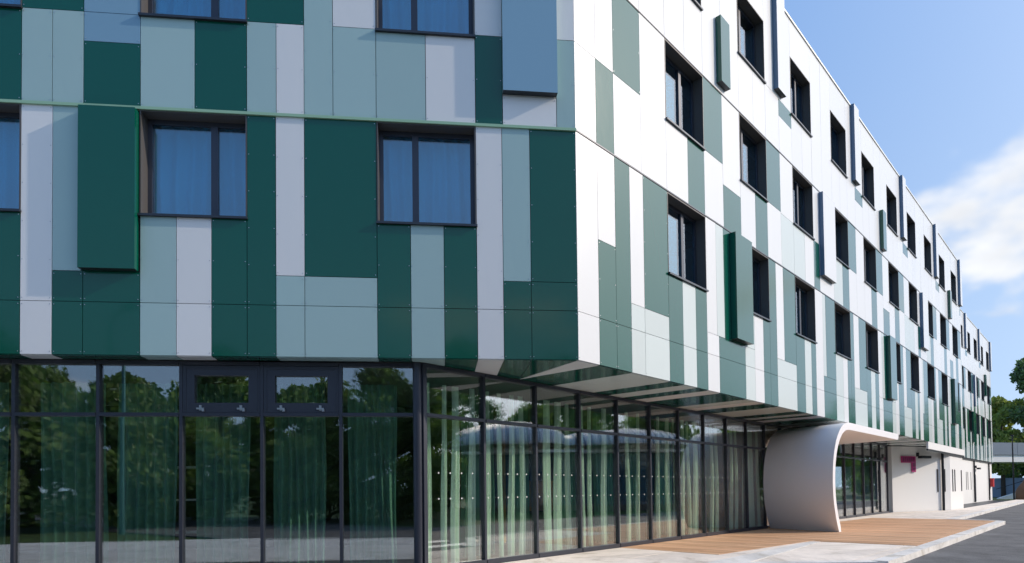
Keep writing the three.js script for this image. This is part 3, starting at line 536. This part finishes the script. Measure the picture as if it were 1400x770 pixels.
// across the forecourt and the road, mirrored in the glass
const back = [[-25, -6, 7.4, 3.0], [-24, -1.5, 8.2, 2.9], [-22.6, 3.2, 6.2, 2.6], [-21.5, 6.6, 7.6, 2.8], [-19.6, 9.4, 6.4, 2.6], [-17.4, 12.6, 7.8, 2.8], [-14.2, 14.8, 8.6, 2.9], [-9.6, 16.6, 7.2, 2.8], [-5, 18, 8.2, 3.0], [0.2, 18.6, 7.4, 3.0], [5.6, 18.2, 8.4, 3.0], [-29, 2, 7.6, 3.4], [-27, 8.5, 7.2, 3.4], [-23, 14, 7.4, 3.4], [-29, -4.5, 7.4, 3.4], [-18.5, 18, 8, 3.4], [-12, 20, 8.0, 3.4], [-2.5, 22, 8, 3.4], [4, 23, 8, 3.4], [11, 22, 7.6, 3.2]];
back.forEach(([x, z, H, R], k) => tree('garden_tree', 'dense green tree across the forecourt, mirrored in the ground floor glass', 'trees mirrored in the ground floor glass', x, z, H, R, 200 + k, { n: 9000, leaf: 0.30, base: 0.02, clumps: 52, mats: k % 3 ? [0, 2] : [1, 0] }));
const roadside = [[14, 19, 8.5, 3.2], [33, 23, 10, 3.6], [42, 20, 9.5, 3.5], [50, 24, 11, 3.8], [60, 20, 10, 3.6], [70, 24, 11, 3.8], [82, 19, 10, 3.6], [95, 24, 11, 3.8]];
for (let k = 0; k < 9; k++) roadside.push([7 + k * 5.2, 31 + (k % 2) * 3, 9.5 + (k * 7 % 3), 4.0]);
for (let k = 0; k < 8; k++) roadside.push([98 + (k % 4) * 13, 9 + Math.floor(k / 4) * 14 + (k % 2) * 4, 13 + (k * 5 % 3), 5.2]);
roadside.forEach(([x, z, H, R], k) => tree('roadside_tree', 'broad green tree on the verge across the road', 'trees on the verge across the road', x, z, H, R, 300 + k, { n: 6500, leaf: 0.40, base: 0.04, clumps: 44, mats: k % 2 ? [0, 1] : [1, 0] }));

// ---------------------------------------------------------------- pavilion and lamp across the road
{
  const pv = thing('pavilion', 'glazed pavilion with ribbed white domed roofs across the road', 'building', [27.5, -0.15, 18.2], 0.75);
  mesh('wall', bx(-7, 7, 0.4, 3.9, -2.4, 3), MAT.blueGlass, pv); mesh('eave', bx(-7.3, 7.3, 3.9, 4.08, -3.2, 3.3), MAT.pale, pv); mesh('plinth', bx(-7.2, 7.2, 0, 0.4, -2.7, 3.2), MAT.slab, pv);
  for (let k = 0; k < 11; k++) mesh('post', bx(-7 + k * 1.4 - 0.05, -7 + k * 1.4 + 0.05, 0.4, 3.9, -2.5, -2.41), MAT.frame, pv);
  for (const [cx, w, y, h] of [[-4.2, 4.4, 4.5, 1.7], [3.6, 5.0, 4.4, 1.3]]) {
    const dome = mesh('dome_roof', new THREE.SphereGeometry(1, 40, 12, 0, 6.2832, 0, Math.PI / 2).scale(w, h, 4.2).translate(cx, y, 0), MAT.pale, pv);
    for (let k = -9; k <= 9; k++) { const t = k / 10, s = Math.sqrt(1 - t * t); mesh('rib', new THREE.TorusGeometry(1, 0.016, 5, 20, Math.PI).rotateY(Math.PI / 2).scale(3, h * s * 1.01, 4.2 * s * 1.01).translate(cx + w * t, y, 0), MAT.greyPaint, dome); }
  }
  const lp = thing('street_lamp', 'slim teal lamp post across the forecourt, mirrored in the glass', 'lamp post', [-18.6, -0.12, 1.2]);
  mesh('post', cyl(0.09, 0.05, 7.2, 0, 0, 0), std([0.05, 0.16, 0.18], 0.4, 0.3), lp);
  mesh('arm', new THREE.TubeGeometry(new THREE.QuadraticBezierCurve3(new THREE.Vector3(0, 7.1, 0), new THREE.Vector3(0.1, 7.6, 0), new THREE.Vector3(1.3, 7.6, 0)), 12, 0.035, 8), MAT.dark, lp);
  mesh('head', bx(1.1, 1.7, 7.54, 7.64, -0.12, 0.12), MAT.dark, lp);
}
// ---------------------------------------------------------------- overpass and the yard beyond the hotel
{
  const ov = thing('overpass', 'overpass with pale beam and blue grey parapet beyond the hotel', 'bridge', [70.3, -0.15, -3.6], 0.995);
  mesh('beam', bx(-1.5, 1.5, 3.72, 4.55, -5, 27), MAT.pale, ov);
  for (let k = 0; k < 8; k++) mesh('parapet_panel', bx(-1.62, -1.52, 4.42, 5.62, -5 + k * 4 + 0.02, -5 + k * 4 + 3.98), std([0.17, 0.22, 0.28], 0.6), ov);
  for (const z of [-3, 12, 24]) mesh('pier', bx(-0.8, 0.8, 0, 3.72, z - 0.6, z + 0.6), MAT.concrete, ov);
  const ab = new THREE.SphereGeometry(1, 20, 12, 0, 6.2832, 0, Math.PI / 2); { const p = ab.attributes.position; for (let i = 0; i < p.count; i++) { const k = 1 + 0.18 * perlin.noise(p.getX(i) * 2, p.getY(i) * 2, p.getZ(i) * 2); p.setXYZ(i, p.getX(i) * k * 1.7, p.getY(i) * k * 3.0, p.getZ(i) * k * 1.9); } ab.computeVertexNormals(); }
  const mound = topMesh('rock_outcrop', ab, MAT.rock, 'brown rock outcrop under the pale overpass beam', 'rock'); mound.position.set(67.4, -0.2, 1.5);
  const rw = topMesh('retaining_wall', bx(0, 0.5, 0, 2.3, -7, 9), MAT.greyPaint, 'dark blue grey retaining wall below the overpass', 'wall'); rw.position.set(88, -0.15, -3);
  const wb = thing('pale_house', 'pale building with upright pilasters behind the overpass', 'building', [100, -0.15, 3.6]);
  mesh('wall', bx(-4, 4, 0, 9.2, -4.2, 7), MAT.pale, wb); mesh('roof', bx(-4.3, 4.3, 9.2, 9.5, -4.5, 7.3), MAT.coping, wb);
  for (const z of [-4.1, -3.0, -1.8, -0.6]) mesh('pilaster', bx(-4.2, -4, 0, 9.2, z, z + 0.4), MAT.concrete, wb);
  const lp = thing('street_lamp', 'thin dark lamp post in front of the overpass', 'lamp post', [66.7, -0.12, -0.53]);
  mesh('post', cyl(0.07, 0.045, 6.0, 0, 0, 0), MAT.dark, lp); mesh('head', bx(-0.5, 0.3, 5.95, 6.05, -0.1, 0.1), MAT.dark, lp);
  const rail = thing('ramp_rail', 'sloping pale ramp edge rising beside the retaining wall', 'ramp', [74, -0.14, -2.6]);
  mesh('slope', new THREE.ExtrudeGeometry(new THREE.Shape([[0, 0], [4.5, 0], [4.5, 1.5], [0, 0.1]].map(([a, b]) => new THREE.Vector2(a, b))), { depth: 0.4, bevelEnabled: false }).rotateY(-0.9), MAT.pale, rail);
  mesh('handrail', new THREE.CylinderGeometry(0.03, 0.03, 4.9, 6).rotateZ(-Math.PI / 2 + 0.3).translate(2.2, 1.75, 0.2).rotateY(-0.9), MAT.dark, rail);
  const vn = thing('parked_van', 'pale blue van parked under the overpass', 'van', [82, -0.12, 0.9], 0.3);
  mesh('body', new THREE.ExtrudeGeometry(new THREE.Shape([[-2.2, 0.35], [2.2, 0.35], [2.2, 1.0], [1.6, 1.15], [1.1, 1.9], [-2.1, 1.95]].map(([a, b]) => new THREE.Vector2(a, b))), { depth: 1.7, bevelEnabled: true, bevelSize: 0.06, bevelThickness: 0.06, bevelSegments: 2 }).translate(0, 0, -0.85), std([0.45, 0.55, 0.65], 0.3), vn);
  mesh('windscreen', bx(1.05, 1.75, 1.2, 1.8, -0.7, 0.7), MAT.dark, vn);
  for (const [x, z] of [[-1.4, -0.9], [1.4, -0.9], [-1.4, 0.9], [1.4, 0.9]]) mesh('wheel', new THREE.CylinderGeometry(0.34, 0.34, 0.2, 18).rotateX(Math.PI / 2).translate(x, 0.34, z), MAT.dark, vn);
}
renderer.render(scene, camera);
